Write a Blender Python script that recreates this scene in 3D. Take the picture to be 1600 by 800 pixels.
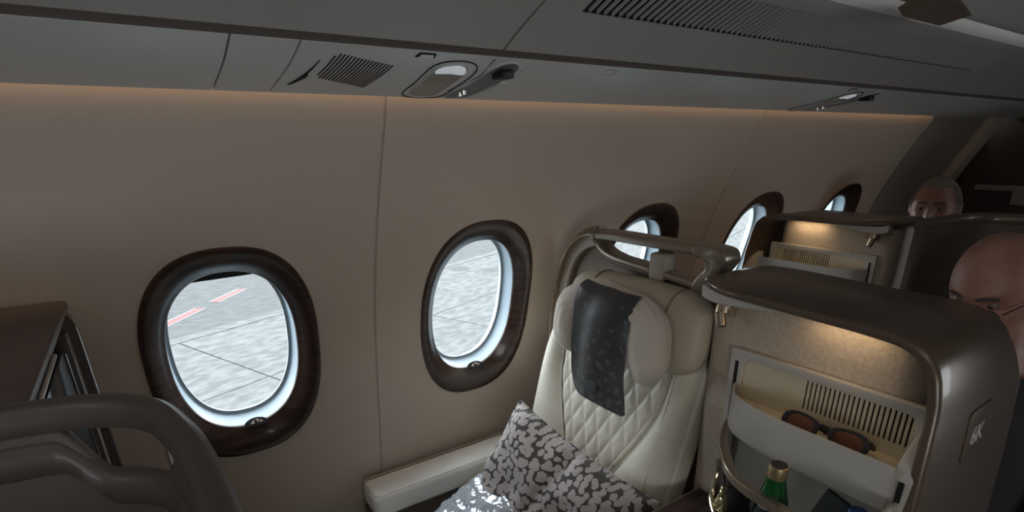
import bpy, bmesh, math, random
from mathutils import Vector, Matrix, noise
random.seed(7)
for o in list(bpy.data.objects): bpy.data.objects.remove(o)
SC = bpy.context.scene; C = SC.collection; PI = math.pi
V = Vector
# ------------------------------------------------------------------ camera
cam = bpy.data.cameras.new('camera'); camo = bpy.data.objects.new('camera', cam); C.objects.link(camo)
r_ = V((0.8272287, -0.56167651, -0.01456613)); u_ = V((0.21408471, 0.29111987, 0.93242531)); f_ = V((0.5194809, 0.77444736, -0.36106907))
M = Matrix((r_, u_, -f_)).transposed().to_4x4(); M.translation = V((0, 0, 1.6)); camo.matrix_world = M
cam.sensor_width = 36; cam.lens = 840.95/1600*36; cam.shift_y = (551.6-400)/1600; cam.clip_start = .02; cam.clip_end = 400
SC.camera = camo
# ------------------------------------------------------------------ world, lamps, exposure
w = bpy.data.worlds.new('overcast_sky'); SC.world = w; w.use_nodes = True
nt = w.node_tree; bg = nt.nodes['Background']; bg.inputs[0].default_value = (.86, .94, 1.0, 1); bg.inputs[1].default_value = 8.5
SC.view_settings.view_transform = 'Standard'; SC.view_settings.look = 'None'; SC.view_settings.gamma = 1; SC.view_settings.exposure = 0.0
def area(name, loc, target, sx, sy, power, col, portal=False):
    l = bpy.data.lights.new(name, 'AREA'); l.shape = 'RECTANGLE'; l.size = sx; l.size_y = sy; l.energy = power; l.color = col
    if portal: l.cycles.is_portal = True
    o = bpy.data.objects.new(name, l); C.objects.link(o); o.location = loc
    z = -(V(target)-V(loc)).normalized(); x = V((1, 0, 0)); x = (x - z*x.dot(z)).normalized(); y = z.cross(x)
    m = Matrix((x, y, z)).transposed().to_4x4(); m.translation = V(loc); o.matrix_world = m
    return o
# ------------------------------------------------------------------ curved side wall mapping
PR = [(-.10, 1.425), (.0, 1.433), (.25, 1.428), (.515, 1.41), (.7, 1.383), (.912, 1.345), (1.05, 1.322), (1.187, 1.294), (1.359, 1.240), (1.508, 1.178), (1.599, 1.133), (1.686, 1.09), (1.74, 1.085), (1.80, 1.10)]
def catmull(pts, n=8, closed=False):
    P = [V(p) for p in pts]; out = []; L = len(P)
    for i in range(L if closed else L-1):
        g = lambda k: P[k % L] if closed else P[min(max(k, 0), L-1)]
        p0, p1, p2, p3 = g(i-1), g(i), g(i+1), g(i+2)
        for j in range(n):
            t = j/n
            out.append(.5*((2*p1)+(p2-p0)*t+(2*p0-5*p1+4*p2-p3)*t*t+(3*p1-p0-3*p2+p3)*t**3))
    if not closed: out.append(P[-1])
    return out
WP = catmull([(y, z) for z, y in PR], 10)
WS = [0]
for a, b in zip(WP, WP[1:]): WS.append(WS[-1]+(b-a).length)
ZC = 1.1545
k0 = min(range(len(WP)), key=lambda k: abs(WP[k].y-ZC)); S0 = WS[k0]+(ZC-WP[k0].y)
def wall(x, s, d=0):
    """point on the side wall: s metres along the section from the window centre line, d metres outboard"""
    q = s+S0; q = min(max(q, 0), WS[-1]-1e-6); k = 0
    while WS[k+1] < q: k += 1
    t = (q-WS[k])/(WS[k+1]-WS[k]); p = WP[k].lerp(WP[k+1], t)
    T0 = (WP[k+1]-WP[max(k-1, 0)]).normalized(); T1 = (WP[min(k+2, len(WP)-1)]-WP[k]).normalized(); T = T0.lerp(T1, t).normalized()
    return V((x, p.x+T.y*d, p.y-T.x*d))
SMIN = -S0; SMAX = WS[-1]-S0
WX = [.1214+.635*i for i in range(-2, 5)]
for x in WX[1:]:
    p = wall(x, 0, .135); q = wall(x, 0, -.5)
    area('window_portal', p, q, .30, .44, 1, (1, 1, 1), True)
# warm light strip in the slot above the side wall
area('cove_light', (1.0, 1.035, 1.778), (1.0, 1.115, 1.50), 3.9, .03, 3.0, (1, .60, .30))
# unseen fill lamps, added to brighten the wall, overhead panels and seats
area('aisle_fill_light', (-.1, -.25, 2.24), (.1, .4, 0), 1.4, .25, 1.2, (1, .90, .80))
area('centre_fill_light', (-.50, -1.3, 1.12), (.5, .9, 1.75), 1.0, .5, 7.2, (.95, .98, 1))  # added low fill aimed up at the overhead panels, no real fixture
area('ahead_fill_light', (-1.3, .0, 2.2), (-.3, .9, 1.0), .8, .4, 2.5, (.9, .95, 1))

# reading lamp of the first overhead unit, dimly lit, falls on armrest and cushion
rd = bpy.data.lights.new('reading_lamp_beam', 'SPOT'); rd.energy = 2.2; rd.spot_size = math.radians(62); rd.spot_blend = 1; rd.shadow_soft_size = .02; rd.color = (.92, .96, 1)
rdo = bpy.data.objects.new('reading_lamp_beam', rd); C.objects.link(rdo); rdo.location = (.48, .90, 1.700); rdo.rotation_euler = (V((.62, 1.17, .6))-V((.48, .90, 1.7))).to_track_quat('-Z', 'Y').to_euler()
# ------------------------------------------------------------------ materials
def mat(name, col, rough=.5, metal=0, spec=.5, bump=0, bscale=200, var=0, vscale=5, col2=None, sheen=0, coat=0, stretch=None, wave=None, trans=0, emit=None, detail=3):
    m = bpy.data.materials.new(name); m.use_nodes = True; n = m.node_tree.nodes; l = m.node_tree.links; b = n['Principled BSDF']
    b.inputs['Base Color'].default_value = (*col, 1); b.inputs['Roughness'].default_value = rough; b.inputs['Metallic'].default_value = metal
    b.inputs['Specular IOR Level'].default_value = spec; b.inputs['Coat Weight'].default_value = coat; b.inputs['Coat Roughness'].default_value = .08
    b.inputs['Sheen Weight'].default_value = sheen; b.inputs['Transmission Weight'].default_value = trans
    if emit: b.inputs['Emission Color'].default_value = (*emit[0], 1); b.inputs['Emission Strength'].default_value = emit[1]
    tc = n.new('ShaderNodeTexCoord'); mp = n.new('ShaderNodeMapping'); l.new(tc.outputs['Object'], mp.inputs[0])
    if stretch: mp.inputs['Scale'].default_value = stretch
    if var or col2:
        t = n.new('ShaderNodeTexNoise'); t.inputs['Scale'].default_value = vscale; t.inputs['Detail'].default_value = detail; l.new(mp.outputs[0], t.inputs[0])
        rp = n.new('ShaderNodeValToRGB'); l.new(t.outputs[0], rp.inputs[0]); c2 = col2 or tuple(c*(1-var) for c in col)
        rp.color_ramp.elements[0].position = .38; rp.color_ramp.elements[1].position = .62
        rp.color_ramp.elements[0].color = (*c2, 1); rp.color_ramp.elements[1].color = (*col, 1); l.new(rp.outputs[0], b.inputs['Base Color'])
    if bump:
        t = n.new('ShaderNodeTexWave' if wave else 'ShaderNodeTexNoise'); t.inputs['Scale'].default_value = bscale
        if wave: t.bands_direction = wave; t.inputs['Distortion'].default_value = .6
        else: t.inputs['Detail'].default_value = 2
        l.new(mp.outputs[0], t.inputs[0]); bp = n.new('ShaderNodeBump'); bp.inputs['Strength'].default_value = bump; bp.inputs['Distance'].default_value = .001
        l.new(t.outputs['Color' if wave else 0], bp.inputs['Height']); l.new(bp.outputs[0], b.inputs['Normal'])
    return m
M_ = {}
M_['wall'] = mat('wall_plastic', (.57, .488, .41), .55, bump=.08, bscale=900)
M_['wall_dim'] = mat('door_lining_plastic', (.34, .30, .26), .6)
M_['seam'] = mat('seam_rubber', (.50, .45, .40), .7)
M_['wood'] = mat('dark_walnut', (.060, .035, .026), .30, coat=.25, col2=(.030, .016, .012), vscale=9, stretch=(1.2, 1.2, 9), detail=6)
M_['tablewood'] = mat('table_walnut', (.075, .045, .035), .6, spec=.25, col2=(.035, .02, .016), vscale=10, stretch=(2, 14, 2), detail=6)
M_['reveal'] = mat('sky_tinted_reveal', (.27, .335, .38), .45)  # white liner with the blue of the sky light put into its colour
M_['gasket'] = mat('window_gasket', (.30, .33, .34), .6)
M_['black'] = mat('black_plastic', (.012, .011, .011), .45)
M_['void'] = mat('dark_slot', (.006, .005, .005), .9)
M_['psu'] = mat('grey_panel', (.72, .73, .725), .34, bump=.05, bscale=900)
M_['bin'] = mat('bin_grey', (.44, .42, .40), .45, bump=.05, bscale=900)
M_['bindark'] = mat('bin_rail_brown', (.13, .105, .09), .7)
M_['vent'] = mat('vent_bar_grey', (.20, .20, .21), .5)
M_['cream'] = mat('cream_leather', (.70, .66, .55), .45, bump=.25, bscale=500)
M_['creamrib'] = mat('cream_ribbed_leather', (.68, .64, .53), .5, bump=.6, bscale=60, wave='Z')
M_['linen'] = mat('beige_linen', (.60, .53, .45), .85, bump=.4, bscale=700, sheen=.3)
M_['shellin'] = mat('shell_inner_taupe', (.20, .155, .115), .6, bump=.25, bscale=900)
M_['bronze'] = mat('champagne_bronze', (.24, .19, .14), .30, metal=.35, coat=.35)
M_['bronzebright'] = mat('polished_champagne_metal', (.60, .50, .38), .22, metal=.9)
M_['lid'] = mat('lid_bronze_lacquer', (.14, .10, .072), .34, metal=.3, coat=.2)
M_['fabric'] = mat('beige_suede', (.54, .455, .36), .9, bump=.9, bscale=260, col2=(.46, .385, .30), vscale=120, sheen=.2)
M_['niche'] = mat('warm_lit_plastic', (.62, .54, .38), .38)  # yellowed so the colour itself carries the warm niche light
M_['nicheface'] = mat('silver_ivory_plastic', (.50, .47, .42), .38)
M_['darkshell'] = mat('dark_brown_shell', (.105, .080, .068), .55, bump=.1, bscale=600)
M_['darkshellgloss'] = mat('dark_brown_shell_gloss', (.085, .070, .062), .5, coat=.12)
M_['chrome'] = mat('satin_chrome', (.65, .63, .6), .2, metal=1)
M_['skin'] = mat('skin', (.40, .21, .155), .5, col2=(.33, .16, .12), vscale=20)
M_['hair'] = mat('grey_hair', (.22, .19, .16), .8, bump=1, bscale=250)
M_['shirt'] = mat('dark_shirt', (.05, .045, .05), .85)
M_['eye'] = mat('eye_white', (.22, .155, .13), .35)
M_['iris'] = mat('dark_iris', (.03, .02, .015), .2)
M_['amber'] = mat('amber_lens', (.16, .055, .022), .08, coat=.6)
M_['capmetal'] = mat('gold_cap', (.55, .42, .22), .35, metal=.8)
M_['foil'] = mat('foil_plastic_bag', (.62, .68, .76), .18, metal=.35, coat=.8)
M_['packet'] = mat('grey_packet', (.07, .08, .09), .4)
M_['bluecap'] = mat('blue_cap', (.09, .16, .42), .4)
M_['greypale'] = mat('pale_grey_text', (.62, .58, .52), .6)
M_['farshell'] = mat('shadow_brown_shell', (.085, .066, .052), .6); M_['browhair'] = mat('dark_brow_hair', (.07, .05, .045), .8); M_['headleather'] = mat('shaded_brown_leather', (.50, .44, .34), .45, bump=.25, bscale=500); M_['armleather'] = mat('lit_armrest_leather', (.86, .84, .79), .42, bump=.2, bscale=500); M_['slit'] = mat('grille_shadow', (.055, .05, .046), .9)  # headleather: browner leather, also darkened for shade; armleather: lightened for light on the armrest
M_['ventbar'] = mat('vent_bar_plastic', (.42, .42, .42), .5)
M_['shellpale'] = mat('worn_pale_print', (.34, .31, .28), .6); M_['taupe'] = mat('taupe_plastic', (.34, .29, .235), .5)
M_['labelwhite'] = mat('label_white', (.75, .78, .72), .5)
M_['labelyellow'] = mat('label_yellow', (.75, .50, .10), .5)
M_['belt'] = mat('belt_webbing', (.30, .26, .20), .8)
M_['carpet'] = mat('carpet', (.10, .085, .07), .95, bump=.6, bscale=400)
M_['screen'] = mat('black_screen', (.01, .01, .012), .12)
M_['lamplit'] = mat('dim_reading_lamp', (.75, .78, .78), .4, emit=((.85, .93, 1), .28))
M_['lampglow'] = mat('lamp_glow', (1, .8, .5), .5, emit=((1, .70, .38), 2.0))
M_['lightlens'] = mat('frosted_lens', (.20, .19, .18), .25, coat=.5)
def m_glass():
    m = bpy.data.materials.new('window_pane'); m.use_nodes = True; n = m.node_tree.nodes; l = m.node_tree.links; n.clear()
    o = n.new('ShaderNodeOutputMaterial'); a = n.new('ShaderNodeBsdfTransparent'); g = n.new('ShaderNodeBsdfGlossy'); g.inputs['Roughness'].default_value = .02
    a.inputs[0].default_value = (.97, .985, .99, 1); fr = n.new('ShaderNodeFresnel'); fr.inputs[0].default_value = 1.25; x = n.new('ShaderNodeMixShader')
    l.new(fr.outputs[0], x.inputs[0]); l.new(a.outputs[0], x.inputs[1]); l.new(g.outputs[0], x.inputs[2]); l.new(x.outputs[0], o.inputs[0]); return m
M_['pane'] = m_glass()
def m_clear(name, tint, ior=1.35):
    m = m_glass().copy(); m.name = name; m.node_tree.nodes['Transparent BSDF'].inputs[0].default_value = (*tint, 1); m.node_tree.nodes['Fresnel'].inputs[0].default_value = ior; return m
M_['acrylic'] = m_clear('clear_acrylic', (.82, .83, .82))
def m_green():
    m = mat('green_bottle_glass', (.012, .16, .03), .05, spec=.8, coat=.4); m.node_tree.nodes['Principled BSDF'].inputs['Transmission Weight'].default_value = .55; return m
M_['green'] = m_green()
def m_pattern(name, base, dark, scale, thr, feather=.02, rand=.75, feat='DISTANCE_TO_EDGE', rough=.7, sheen=.2, grad=None):
    m = mat(name, base, rough, sheen=sheen); n = m.node_tree.nodes; l = m.node_tree.links
    tc = n.new('ShaderNodeTexCoord'); v = n.new('ShaderNodeTexVoronoi'); v.feature = feat; v.voronoi_dimensions = '2D'; v.inputs['Scale'].default_value = scale; v.inputs['Randomness'].default_value = rand
    ns = n.new('ShaderNodeTexNoise'); ns.inputs['Scale'].default_value = scale*.8; l.new(tc.outputs['Object'], ns.inputs[0])
    mx = n.new('ShaderNodeMix'); mx.data_type = 'VECTOR'; mx.inputs[0].default_value = .012; l.new(tc.outputs['Object'], mx.inputs[4]); l.new(ns.outputs['Color'], mx.inputs[5]); l.new(mx.outputs[1], v.inputs['Vector'])
    rp = n.new('ShaderNodeValToRGB'); rp.color_ramp.elements[0].position = thr; rp.color_ramp.elements[1].position = thr+feather
    rp.color_ramp.elements[0].color = (*base, 1); rp.color_ramp.elements[1].color = (*dark, 1)
    if grad:
        sp = n.new('ShaderNodeSeparateXYZ'); l.new(tc.outputs['Object'], sp.inputs[0]); ma = n.new('ShaderNodeMath'); ma.operation = 'MULTIPLY_ADD'
        l.new(sp.outputs['Y'], ma.inputs[0]); ma.inputs[1].default_value = grad[0]; ma.inputs[2].default_value = grad[1]
        ad = n.new('ShaderNodeMath'); ad.operation = 'ADD'; l.new(v.outputs['Distance'], ad.inputs[0]); l.new(ma.outputs[0], ad.inputs[1]); l.new(ad.outputs[0], rp.inputs[0])
    else: l.new(v.outputs['Distance'], rp.inputs[0])
    l.new(rp.outputs[0], n['Principled BSDF'].inputs['Base Color']); return m
M_['cushionprint'] = m_pattern('printed_cushion_fabric', (.56, .50, .48), (.075, .066, .06), 62, .53, .03, rand=.85, feat='F1', grad=(.45, -.02))
M_['cloth'] = m_pattern('grey_printed_cloth', (.115, .112, .112), (.20, .20, .195), 34, .27, .05, rand=1, rough=.42, grad=(-.9, -.03))
def m_ground(name, c1, c2):
    m = mat(name, c1, .95, spec=.1, col2=c2, vscale=2.6, detail=14, stretch=(.7, 1.3, 1)); return m
M_['apron'] = m_ground('concrete_apron', (.098, .100, .098), (.066, .069, .068))
M_['asphalt'] = m_ground('old_asphalt', (.068, .070, .069), (.052, .054, .054))
M_['redpaint'] = mat('red_paint', (.115, .026, .024), .8); M_['whitepaint'] = mat('white_paint', (.13, .13, .13), .8); M_['stain'] = mat('oil_stain', (.030, .032, .032), .95)
M_['fuselage'] = mat('fuselage_skin', (.5, .5, .5), .6)
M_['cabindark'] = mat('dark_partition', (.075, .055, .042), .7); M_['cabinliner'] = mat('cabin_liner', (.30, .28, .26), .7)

# ------------------------------------------------------------------ mesh helpers
def new(name, bm, m, parent=None, smooth=35, kind=None):
    me = bpy.data.meshes.new(name); bmesh.ops.recalc_face_normals(bm, faces=bm.faces[:]) if smooth is not None and kind != 'open' else None
    bm.to_mesh(me); bm.free(); me.materials.append(M_[m] if isinstance(m, str) else m)
    if smooth:
        me.polygons.foreach_set('use_smooth', [True]*len(me.polygons)); me.set_sharp_from_angle(angle=math.radians(smooth))
    o = bpy.data.objects.new(name, me); C.objects.link(o)
    if parent: o.parent = parent; o.matrix_parent_inverse = parent.matrix_world.inverted()
    return o
def empty(name, loc=(0, 0, 0), kind=None):
    o = bpy.data.objects.new(name, None); C.objects.link(o); o.location = loc; o.matrix_world = Matrix.Translation(V(loc)); o.empty_display_size = .05
    if kind: o['kind'] = kind
    return o
def tag(o, label, cat, group=None):
    o['label'] = label; o['category'] = cat
    if group: o['group'] = group
    return o
def struct(o): o['kind'] = 'structure'; return o
def grid(rows, closed_u=False, closed_v=False, bm=None):
    bm = bm or bmesh.new(); R = [[bm.verts.new(p) for p in r] for r in rows]; n = len(R); m = len(R[0])
    for i in range(n if closed_v else n-1):
        for j in range(m if closed_u else m-1):
            a, b, c, d = R[i][j], R[i][(j+1) % m], R[(i+1) % n][(j+1) % m], R[(i+1) % n][j]
            try: bm.faces.new((a, b, c, d))
            except ValueError: pass
    return bm, R
def capped(rows, bm=None):
    bm, R = grid(rows, closed_u=True, bm=bm)
    bm.faces.new(R[0][::-1]); bm.faces.new(R[-1]); return bm
def box(c, s, bev=0, seg=2, rot=None, bm=None):
    bm2 = bmesh.new(); bmesh.ops.create_cube(bm2, size=1); bmesh.ops.scale(bm2, vec=V(s), verts=bm2.verts[:])
    if bev: bmesh.ops.bevel(bm2, geom=bm2.edges[:], offset=bev, segments=seg, profile=.5, affect='EDGES')
    m = Matrix.Translation(V(c)) @ (rot.to_4x4() if rot else Matrix()); bmesh.ops.transform(bm2, matrix=m, verts=bm2.verts[:])
    if bm is None: return bm2
    me = bpy.data.meshes.new('t'); bm2.to_mesh(me); bm2.free(); bm.from_mesh(me); bpy.data.meshes.remove(me); return bm
def tube(path, rad, res=12, sec=None, closed=False, up=V((0, 0, 1)), bm=None):
    """sweep; rad number or list; sec=(w,h) rounded rectangle section (w sideways, h up)"""
    P = [V(p) for p in path]; rows = []; n = len(P)
    for i, p in enumerate(P):
        t = (P[(i+1) % n]-P[i-1]) if closed else (P[min(i+1, n-1)]-P[max(i-1, 0)])
        t.normalize(); s = t.cross(up)
        if s.length < 1e-3: s = t.cross(V((1, 0, 0)))
        s.normalize(); q = s.cross(t); rr = rad[i] if isinstance(rad, (list, tuple)) else rad; ring = []
        for k in range(res):
            a = 2*PI*(k+.5)/res; c, d = math.cos(a), math.sin(a)
            if sec:
                e = .45; c = math.copysign(abs(c)**e, c); d = math.copysign(abs(d)**e, d); ring.append(p+s*c*sec[0]/2*rr+q*d*sec[1]/2*rr)
            else: ring.append(p+(s*c+q*d)*rr)
        rows.append(ring)
    if closed: return grid(rows, True, True, bm)[0]
    return capped(rows, bm)
def lathe(prof, c, res=32, bm=None):
    rows = [[V((c[0]+r*math.cos(2*PI*k/res), c[1]+r*math.sin(2*PI*k/res), c[2]+z)) for k in range(res)] for r, z in prof]
    return capped(rows, bm)
def plate(outs, depth, bev, O, U, Vv, res=2):
    """flat piece from 2D outlines (first outer, others holes), solid between O and O+N*depth, N=U x V"""
    cu = bpy.data.curves.new('t', 'CURVE'); cu.dimensions = '2D'; cu.fill_mode = 'BOTH'; cu.extrude = max(depth/2-bev, 0); cu.bevel_depth = bev; cu.bevel_resolution = res; cu.offset = -bev
    for pts in outs:
        s = cu.splines.new('POLY'); s.points.add(len(pts)-1); s.use_cyclic_u = True
        for p, q in zip(s.points, pts): p.co = (q[0], q[1], 0, 1)
    o = bpy.data.objects.new('t', cu); C.objects.link(o); dg = bpy.context.evaluated_depsgraph_get(); dg.update()
    me = bpy.data.meshes.new_from_object(o.evaluated_get(dg)); bpy.data.objects.remove(o); bm = bmesh.new(); bm.from_mesh(me); bpy.data.meshes.remove(me)
    U = V(U).normalized(); Vv = V(Vv).normalized(); N = U.cross(Vv)
    m = Matrix((U, Vv, N)).transposed().to_4x4(); m.translation = V(O)+N*depth/2; bmesh.ops.remove_doubles(bm, verts=bm.verts[:], dist=1e-5)
    bmesh.ops.transform(bm, matrix=m, verts=bm.verts[:]); return bm
def rrect(x0, y0, x1, y1, r, n=5):
    out = []
    for cx, cy, a0 in ((x1-r, y1-r, 0), (x0+r, y1-r, 90), (x0+r, y0+r, 180), (x1-r, y0+r, 270)):
        for k in range(n+1): a = math.radians(a0+90*k/n); out.append((cx+r*math.cos(a), cy+r*math.sin(a)))
    return out
def extrude_profile(pts, x0, x1, nx=2, th=.006, side=1):
    """thick skin over a (y,z) section swept along x"""
    P = [V(p) for p in pts]; off = []
    for i, p in enumerate(P):
        t = (P[min(i+1, len(P)-1)]-P[max(i-1, 0)]).normalized(); off.append(p+V((-t.y, t.x))*th*side)
    ring = P+off[::-1]; rows = [[V((x0+(x1-x0)*i/(nx-1), q.x, q.y)) for q in ring] for i in range(nx)]
    return capped(rows)
def se(a, b, n, k, N=96):
    t = 2*PI*k/N; c, s = math.cos(t), math.sin(t)
    return a*math.copysign(abs(c)**(2/n), c), b*math.copysign(abs(s)**(2/n), s)
def puffy(w, h, d, n=28, pw=.42, edge=.0, fn=None):
    """pillow in local XY, thickness along Z"""
    bm = bmesh.new(); top = []; bot = []
    for sgn in (1, -1):
        rows = []
        for i in range(n+1):
            r = []
            for j in range(n+1):
                u = -1+2*i/n; v = -1+2*j/n; t = max((1-u**4)*(1-v**4), 0)**pw
                x = u*w/2*(1-.06*(1-abs(u))*0-.07*(1-v*v)*0); x = u*w/2*(1-.06*(1-v*v)); y = v*h/2*(1-.06*(1-u*u))
                z = sgn*(d/2*t+edge)
                if fn: z += fn(u, v, sgn)*min(t*2, 1)
                r.append(V((x, y, z)))
            rows.append(r)
        if sgn < 0: rows = [r[::-1] for r in rows]
        grid(rows, bm=bm)
    bmesh.ops.remove_doubles(bm, verts=bm.verts[:], dist=1e-5)
    if edge: 
        bd = [e for e in bm.edges if e.is_boundary]; bmesh.ops.bridge_loops(bm, edges=bd) if bd else None
    return bm

# ================================================================== SETTING
# ---- side wall with window holes
WA, WB, WN = .1816, .277, 2.47
wall_e = struct(empty('wall_left'))
def cell(bm, x, s0, s1, x0, x1):
    """wall cell around one window, polar grid from the hole out to the rectangle"""
    N = 96; rings = 14; rows = []
    ha, hb = WA-.012, WB-.012
    for i in range(rings+1):
        t = (i/rings)**1.3; r = []
        for k in range(N):
            a, b = se(ha, hb, WN, k, N); th = 2*PI*k/N; c, s = math.cos(th), math.sin(th)
            X1 = (x1-x) if c > 0 else (x-x0); S1 = s1 if s > 0 else -s0
            # border point by corner mapped square
            m = max(abs(c), abs(s)); bx, bs = c/m*X1, s/m*S1
            r.append(wall(x+a+(bx-a)*t, b+(bs-b)*t))
        rows.append(r)
    grid(rows, closed_u=True, bm=bm)
SA, SB = -.42, .40
def strip(bm, x0, x1, s0, s1, n):
    grid([[wall(x0+(x1-x0)*j/2, s0+(s1-s0)*i/n) for j in range(3)] for i in range(n+1)], bm=bm)
seams = [-.825, .445, 1.715, 2.985]
for pi_, (a, b) in enumerate(zip(seams, seams[1:])):
    bm = bmesh.new(); A, B = a+.0035, b-.0035; mid = (a+b)/2
    for i, xw in enumerate((a+.3114, a+.9464)):
        cell(bm, xw, SA, SB, A if i == 0 else mid, mid if i == 0 else B)
    strip(bm, A, B, SB, SMAX, 30); strip(bm, A, B, SMIN, SA, 18)
    # returned edges into the seams
    for xe in (A, B):
        dx = .004 if xe == B else -.004
        grid([[wall(xe, SMIN+(SMAX-SMIN)*i/60), wall(xe+dx*.3, SMIN+(SMAX-SMIN)*i/60, .012)] for i in range(61)], bm=bm)
    new('wall_panel', bm, 'wall', wall_e, smooth=50)
bm = bmesh.new(); bm, _ = grid([[wall(-2.2+j*1.3727, SMIN+(SMAX-SMIN)*i/40) for j in range(2)] for i in range(41)]); new('wall_panel', bm, 'wall', wall_e)
for xs in seams:   # dark rubber gap strips behind the seams
    bm = bmesh.new(); grid([[wall(xs-.006, SMIN+(SMAX-SMIN)*i/60, .0025), wall(xs+.006, SMIN+(SMAX-SMIN)*i/60, .0025)] for i in range(61)], bm=bm); new('seam_strip', bm, 'seam', wall_e)
# outer skin with openings so daylight only comes through the windows
bm = bmesh.new()
def ocell(bm, x, x0, x1):
    N = 64; rows = []
    for i in range(2):
        r = []
        for k in range(N):
            a, b = se(.150, .222, 2.4, k, N); th = 2*PI*k/N; c, s = math.cos(th), math.sin(th); m = max(abs(c), abs(s))
            X1 = (x1-x) if c > 0 else (x-x0); bx, bs = c/m*X1, s/m*(SB if s > 0 else -SA)
            r.append(wall(x+a+(bx-a)*i, b+(bs-b)*i, .111))
        rows.append(r)
    grid(rows, closed_u=True, bm=bm)
for x in WX[1:]: ocell(bm, x, x-.3175, x+.3175)
for s0, s1 in ((SMIN, SA), (SB, SMAX)): grid([[wall(x, s0+(s1-s0)*i/12, .111) for x in (WX[1]-.3175, WX[-1]+.3175)] for i in range(13)], bm=bm)
for x0, x1 in ((-3, WX[1]-.3175), (WX[-1]+.3175, 4.6)): grid([[wall(x, SMIN+(SMAX-SMIN)*i/24, .111) for x in (x0, x1)] for i in range(25)], bm=bm)
struct(new('fuselage_skin', bm, 'fuselage', None))
# ---- windows
def ring(a, b, n, d, x, N=96, s0=0): return [wall(x+se(a, b, n, k, N)[0], s0+se(a, b, n, k, N)[1], d) for k in range(N)]
for wi, x in enumerate(WX[1:]):
    e = struct(empty('window_%d' % (wi+1), wall(x, 0)))
    spec = [(WA-.008, WB-.008, WN, .010), (WA, WB, WN, .002), (WA-.001, WB-.001, WN, -.003), (WA-.006, WB-.006, WN, -.0045), (.166, .258, 2.45, -.003), (.155, .238, 2.4, .004), (.146, .222, 2.35, .012), (.1405, .213, 2.3, .019), (.137, .209, 2.3, .021), (.1345, .206, 2.3, .023), (.1345, .206, 2.3, .030)]
    bm, _ = grid([ring(a, b, n, d, x) for a, b, n, d in spec], closed_u=True); new('surround', bm, 'wood', e, smooth=60)
    spec = [(.1350, .207, 2.3, .024), (.1345, .206, 2.3, .050), (.133, .203, 2.3, .076), (.129, .198, 2.3, .079)]
    bm, _ = grid([ring(a, b, n, d, x) for a, b, n, d in spec], closed_u=True); new('reveal', bm, 'reveal', e, smooth=60)
    bm, _ = grid([ring(a, b, 2.3, d, x) for a, b, d in ((.131, .200, .0785), (.125, .193, .0785), (.125, .193, .084))], closed_u=True); new('gasket', bm, 'gasket', e, smooth=60)
    bm, _ = grid([ring(a, b, 2.3, d, x) for a, b, d in ((.126, .194, .084), (.136, .208, .108), (.16, .24, .110))], closed_u=True); new('outer_reveal', bm, 'reveal', e, smooth=60)
    bm = bmesh.new(); bm.faces.new([bm.verts.new(p) for p in ring(.1255, .1935, 2.3, .081, x, 64)]); new('inner_pane', bm, 'pane', e, smooth=None)
    # emblem button at the foot of the opening
    O = wall(x+.012, -.206, .0185); T = (wall(x, .02)-wall(x, -.02)).normalized(); U = V((1, 0, 0))
    T2 = (T*.75+U.cross(T)*-.66).normalized()   # tipped so its face looks up into the cabin
    pts = [(.028*math.cos(PI*k/16), .017*math.sin(PI*k/16)) for k in range(17)]+[(-.030, -.006), (.030, -.006)]
    bd = new('shade_button', plate([pts], .006, .0012, O-U.cross(T2)*-.0, U, T2), 'black', e)
    for q in ([(-.014, .002), (-.005, .012), (-.004, .002)], [(-.002, .012), (.006, .002), (.007, .012)], [(.009, .002), (.010, .011), (.016, .003)]):
        N_ = U.cross(T2); new('button_mark', plate([q], .0010, 0, O+N_*.0058, U, T2), 'greypale', bd)
    if wi == 1:   # shade edge just peeping out at the top of the first window
        bm, _ = grid([[wall(x+dx, s+.02*dx, .050) for dx in (-.125, .125)] for s in (.176, .215)]); bmesh.ops.solidify(bm, geom=bm.faces[:], thickness=.003); new('window_shade', bm, 'black', e)
# ---- aft end of the window wall: door lining, trim and bulkhead
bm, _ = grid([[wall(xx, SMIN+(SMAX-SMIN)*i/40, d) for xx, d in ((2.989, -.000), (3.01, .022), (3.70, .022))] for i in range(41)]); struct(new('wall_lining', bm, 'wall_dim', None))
bm, _ = grid([[wall(xx, SMIN+(SMAX-SMIN)*i/40, d) for xx, d in ((3.69, .03), (3.69, -.02), (3.80, -.02), (3.80, .03))] for i in range(41)]); struct(new('trim_1', bm, 'wall', None))
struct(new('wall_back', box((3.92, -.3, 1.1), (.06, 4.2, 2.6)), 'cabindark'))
rb = empty('grab_rail', (3.86, .6, 1.35)); tag(rb, 'pale horizontal grab rail across the dark partition behind the far passenger', 'rail')
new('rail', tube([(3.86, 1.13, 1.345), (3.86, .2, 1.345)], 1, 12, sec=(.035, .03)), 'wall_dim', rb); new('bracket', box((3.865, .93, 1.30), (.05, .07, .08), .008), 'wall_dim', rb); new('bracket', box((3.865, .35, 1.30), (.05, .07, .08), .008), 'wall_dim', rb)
# ---- floor, ceiling, the other walls (out of view, they close the cabin)
struct(new('floor', box((.9, -.9, -.03), (6.2, 4.8, .06)), 'carpet'))

struct(new('wall_right', box((.9, -3.2, 1.15), (6.2, .06, 2.5)), 'cabinliner'))
struct(new('wall_front', box((-2.15, -.9, 1.15), (.06, 4.9, 2.5)), 'cabinliner'))



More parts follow.
